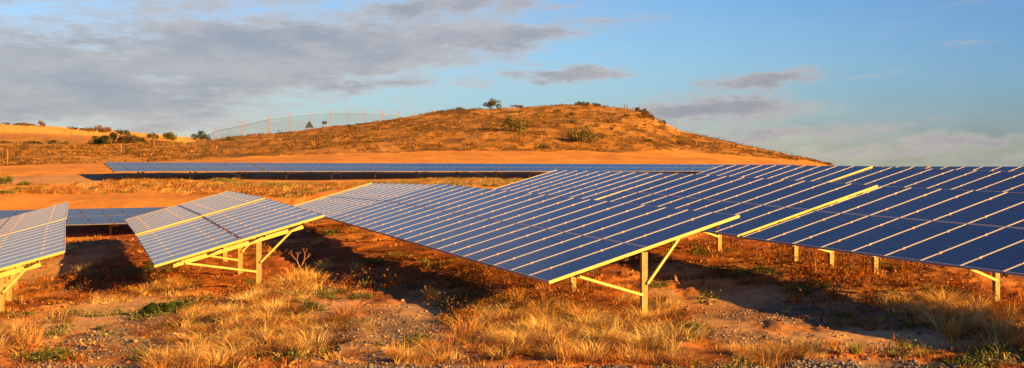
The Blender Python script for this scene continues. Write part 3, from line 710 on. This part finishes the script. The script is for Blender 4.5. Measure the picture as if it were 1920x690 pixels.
# twin poles on the hilltop
for px, yt, lab in [(1171,195.5,'left one of two thin dark poles on the hilltop skyline'),(1175.5,195,'right one of two thin dark poles on the hilltop skyline')]:
    Y = 168.; X = (px-CX)/F0*Y; z = float(H(X, Y))-.1; mb = MB(); h = (HY-yt)/F0*Y+CZ-z; mb.box(-.05, .05, -.05, .05, 0, h); mb.box(-.075, .075, -.075, .075, h*.9, h*.93)
    tag(link('thin_pole', mb.mesh('thin_pole', [M_WIRE]), None, Matrix.Translation((X, Y, z))), lab, 'pole')
# small triangular sign and small double panel beside the fence
M_SIGN = metal('dark_painted_metal', (.06,.07,.09), .6, .2, .1); M_SIGN2 = metal('orange_edge', (.5,.22,.08), .7, 0, .1)
Y = 152.; X = (583-CX)/F0*Y; z = float(H(X, Y)); root = bpy.data.objects.new('triangular_marker', None); COL.objects.link(root); RM = Matrix.Translation((X, Y-1.2, z)); root.matrix_basis = RM; WM[root.name] = RM
tag(root, 'small dark triangular hut shaped marker at the foot of the fence', 'marker')
mb = MB(); mb.v = [(-.55,-.3,.15),(.55,-.3,.15),(0,-.1,1.05),(-.55,.5,.15),(.55,.5,.15),(0,.3,1.05)]; mb.f = [(0,1,2),(3,5,4),(0,2,5,3),(1,4,5,2),(0,3,4,1)]; mb.m = [0]*5
link('board', mb.mesh('board', [M_SIGN]), root, RM)
for s_ in (-.4, .4):
    mb = MB(); mb.box(s_-.04, s_+.04, 0, .08, -.4, .16); link('leg', mb.mesh('leg', [M_SIGN2]), root, RM)
X = (611-CX)/F0*Y; z = float(H(X, Y)); root = bpy.data.objects.new('small_signboard', None); COL.objects.link(root); RM = Matrix.Translation((X, Y-1.2, z)); root.matrix_basis = RM; WM[root.name] = RM
tag(root, 'pair of small dark square boards on a post beside the fence', 'sign')
for a, b_ in ((-.32,-.03),(.03,.32)):
    mb = MB(); mb.box(a, b_, -.03, .03, .35, .78); link('board', mb.mesh('board', [M_SIGN]), root, RM)
mb = MB(); mb.box(-.03, .03, .04, .1, -.3, .7); link('post', mb.mesh('post', [M_SIGN2]), root, RM)

# ------------------------------------------------------------------ light, sky, camera
az, el = math.radians(SUN_AZ), math.radians(SUN_EL)
sd = Vector((math.sin(az)*math.cos(el), math.cos(az)*math.cos(el), math.sin(el)))
L = bpy.data.lights.new('sun', 'SUN'); L.energy = 5.0; L.angle = math.radians(.53); L.color = (1.0, .53, .115)
lo = bpy.data.objects.new('sun', L); COL.objects.link(lo); lo.rotation_euler = (-sd).to_track_quat('-Z', 'Y').to_euler(); lo.location = sd*300

Wd = bpy.data.worlds.new('World'); S.world = Wd; Wd.use_nodes = True; nt = Wd.node_tree
bg = nt.nodes['Background']
sky = N(nt, 'ShaderNodeTexSky', sky_type='NISHITA', sun_disc=False, sun_elevation=el, sun_rotation=az, altitude=100., air_density=1.0, dust_density=1.2, ozone_density=2.5)
tc = N(nt, 'ShaderNodeTexCoord').outputs['Generated']; sp = N(nt, 'ShaderNodeSeparateXYZ'); nt.links.new(tc, sp.inputs[0])
AZ = math_(nt, 'ARCTAN2', sp.outputs[0], sp.outputs[1]); EL = math_(nt, 'ARCSINE', sp.outputs[2])
cv = N(nt, 'ShaderNodeCombineXYZ'); nt.links.new(AZ, cv.inputs[0]); nt.links.new(EL, cv.inputs[1])
def nz(sx, sy, rot, scale, det=6, rough=.6, off=0.):
    mp = N(nt, 'ShaderNodeMapping'); nt.links.new(cv.outputs[0], mp.inputs[0]); mp.inputs['Scale'].default_value = (sx, sy, 1); mp.inputs['Rotation'].default_value = (0, 0, rot); mp.inputs['Location'].default_value = (off, off*.7, 0)
    return noise(nt, mp.outputs[0], scale, det, rough)
n_big = nz(1, 3.6, -.14, 7., 7, .6); n_fine = nz(1, 4.6, -.13, 24., 7, .66, 3.); n_mid = nz(1, 3.0, -.12, 13., 5, .6, 8.)
def cloud(px, py, rx, ry, rot=0., amp=1.):
    a0 = math.atan((px-CX)/F0); e0 = math.atan((HY-py)/math.hypot(F0, px-CX)); ca, sa = math.cos(math.radians(rot)), math.sin(math.radians(rot))
    dx = math_(nt, 'SUBTRACT', AZ, a0); dy = math_(nt, 'SUBTRACT', EL, e0)
    u = math_(nt, 'MULTIPLY', math_(nt, 'ADD', math_(nt, 'MULTIPLY', dx, ca), math_(nt, 'MULTIPLY', dy, sa)), F0/rx)
    v = math_(nt, 'MULTIPLY', math_(nt, 'SUBTRACT', math_(nt, 'MULTIPLY', dy, ca), math_(nt, 'MULTIPLY', dx, sa)), F0/ry)
    r2 = math_(nt, 'ADD', math_(nt, 'MULTIPLY', u, u), math_(nt, 'MULTIPLY', v, v))
    return math_(nt, 'MULTIPLY', math_(nt, 'EXPONENT', math_(nt, 'MULTIPLY', r2, -.8)), amp)
_AZ, _EL = AZ, EL
_w1 = nz(1, 2.5, -.1, 16., 6, .65, 21.); _w2 = nz(1, 2.5, -.1, 20., 6, .65, 37.)
AZ = math_(nt, 'ADD', AZ, math_(nt, 'MULTIPLY', math_(nt, 'SUBTRACT', _w1, .5), .16))
EL = math_(nt, 'ADD', EL, math_(nt, 'MULTIPLY', math_(nt, 'SUBTRACT', _w2, .5), .035))
CL = [(150,150,560,130,3,1.0),(520,105,460,75,6,1.25),(800,80,330,30,5,1.15),(200,230,380,45,2,.75),(700,163,160,16,6,.9),(960,66,160,20,5,1.05),(1030,142,130,16,2,1.15),(860,10,260,22,4,.9),(300,-40,700,70,3,.8),
      (1330,207,170,30,2,1.15),(1420,152,110,17,5,.9),(1480,250,230,15,3,.8),(1760,272,210,14,6,.85),(1820,82,66,8,2,.5),(1780,15,110,10,2,.35),(1630,142,40,5,2,.42),(1250,262,150,12,0,.4),(1650,60,80,10,4,.3),
      (-700,150,500,250,3,1.),(-300,-300,900,160,5,.9)]
cov = None
for a in CL:
    c = cloud(*a); cov = c if cov is None else math_(nt, 'MAXIMUM', cov, c)
nn = math_(nt, 'ADD', math_(nt, 'MULTIPLY', math_(nt, 'SUBTRACT', n_big, .5), 1.5), math_(nt, 'MULTIPLY', math_(nt, 'SUBTRACT', n_fine, .5), 1.3))
dens = math_(nt, 'ADD', cov, math_(nt, 'MULTIPLY', nn, math_(nt, 'ADD', .28, math_(nt, 'MULTIPLY', cov, .75))))
alpha = math_(nt, 'MULTIPLY', sstep(nt, dens, .18, .85), .88)
# cloud colour: mauve grey body, warm pale thin edges and tops
shade = sstep(nt, math_(nt, 'ADD', n_mid, math_(nt, 'MULTIPLY', n_fine, .3)), .45, .85)
body = mixc(nt, shade, (.42,.445,.52), (.63,.60,.61))
edge = mixc(nt, sstep(nt, dens, .35, 1.0), (.62,.56,.53), (0,0,0))
ccol = mixc(nt, math_(nt, 'SUBTRACT', 1.0, sstep(nt, dens, .35, 1.05)), body, (.80,.72,.67))
ccol = mixc(nt, sstep(nt, _AZ, -.05, .15), ccol, mixc(nt, 1.0, ccol, (.92,.89,.91), 'MULTIPLY'))
K = N(nt, 'ShaderNodeVectorMath', operation='SCALE'); nt.links.new(ccol, K.inputs[0]); K.inputs['Scale'].default_value = 1.0
TINT = ramp(nt, math_(nt, 'MULTIPLY', EL, 4.0), [(0, (2.2,2.1,2.1)), (.05, (1.5,1.5,1.6)), (.12, (1.0,1.1,1.35)), (.2, (.84,1.04,1.30)), (.40, (.82,1.06,1.34)), (.60, (.78,1.03,1.32)), (.75, (.56,.78,1.08)), (1, (.44,.56,.80))])
skc = mixc(nt, 1.0, sky.outputs[0], TINT, 'MULTIPLY'); skc = mixc(nt, sstep(nt, AZ, .05, .6), skc, mixc(nt, 1.0, skc, (.56,.66,.78), 'MULTIPLY'))
SKS = .05
K.inputs['Scale'].default_value = .25/SKS
out = mixc(nt, alpha, skc, K.outputs[0]); nt.links.new(out, bg.inputs[0]); bg.inputs[1].default_value = SKS

cam = bpy.data.cameras.new('camera'); co = bpy.data.objects.new('camera', cam); COL.objects.link(co); S.camera = co
co.location = (0, 0, CZ); co.rotation_euler = (PI/2, 0, 0)
cam.sensor_width = 36; cam.sensor_fit = 'HORIZONTAL'; cam.lens = F0/1920*36; cam.shift_y = -(345-HY)/1920; cam.clip_start = .1; cam.clip_end = 20000
S.view_settings.view_transform = 'Standard'; S.view_settings.look = 'None'; S.view_settings.exposure = 1.6; S.view_settings.gamma = 1
S.cycles.max_bounces = 6; S.cycles.transparent_max_bounces = 12
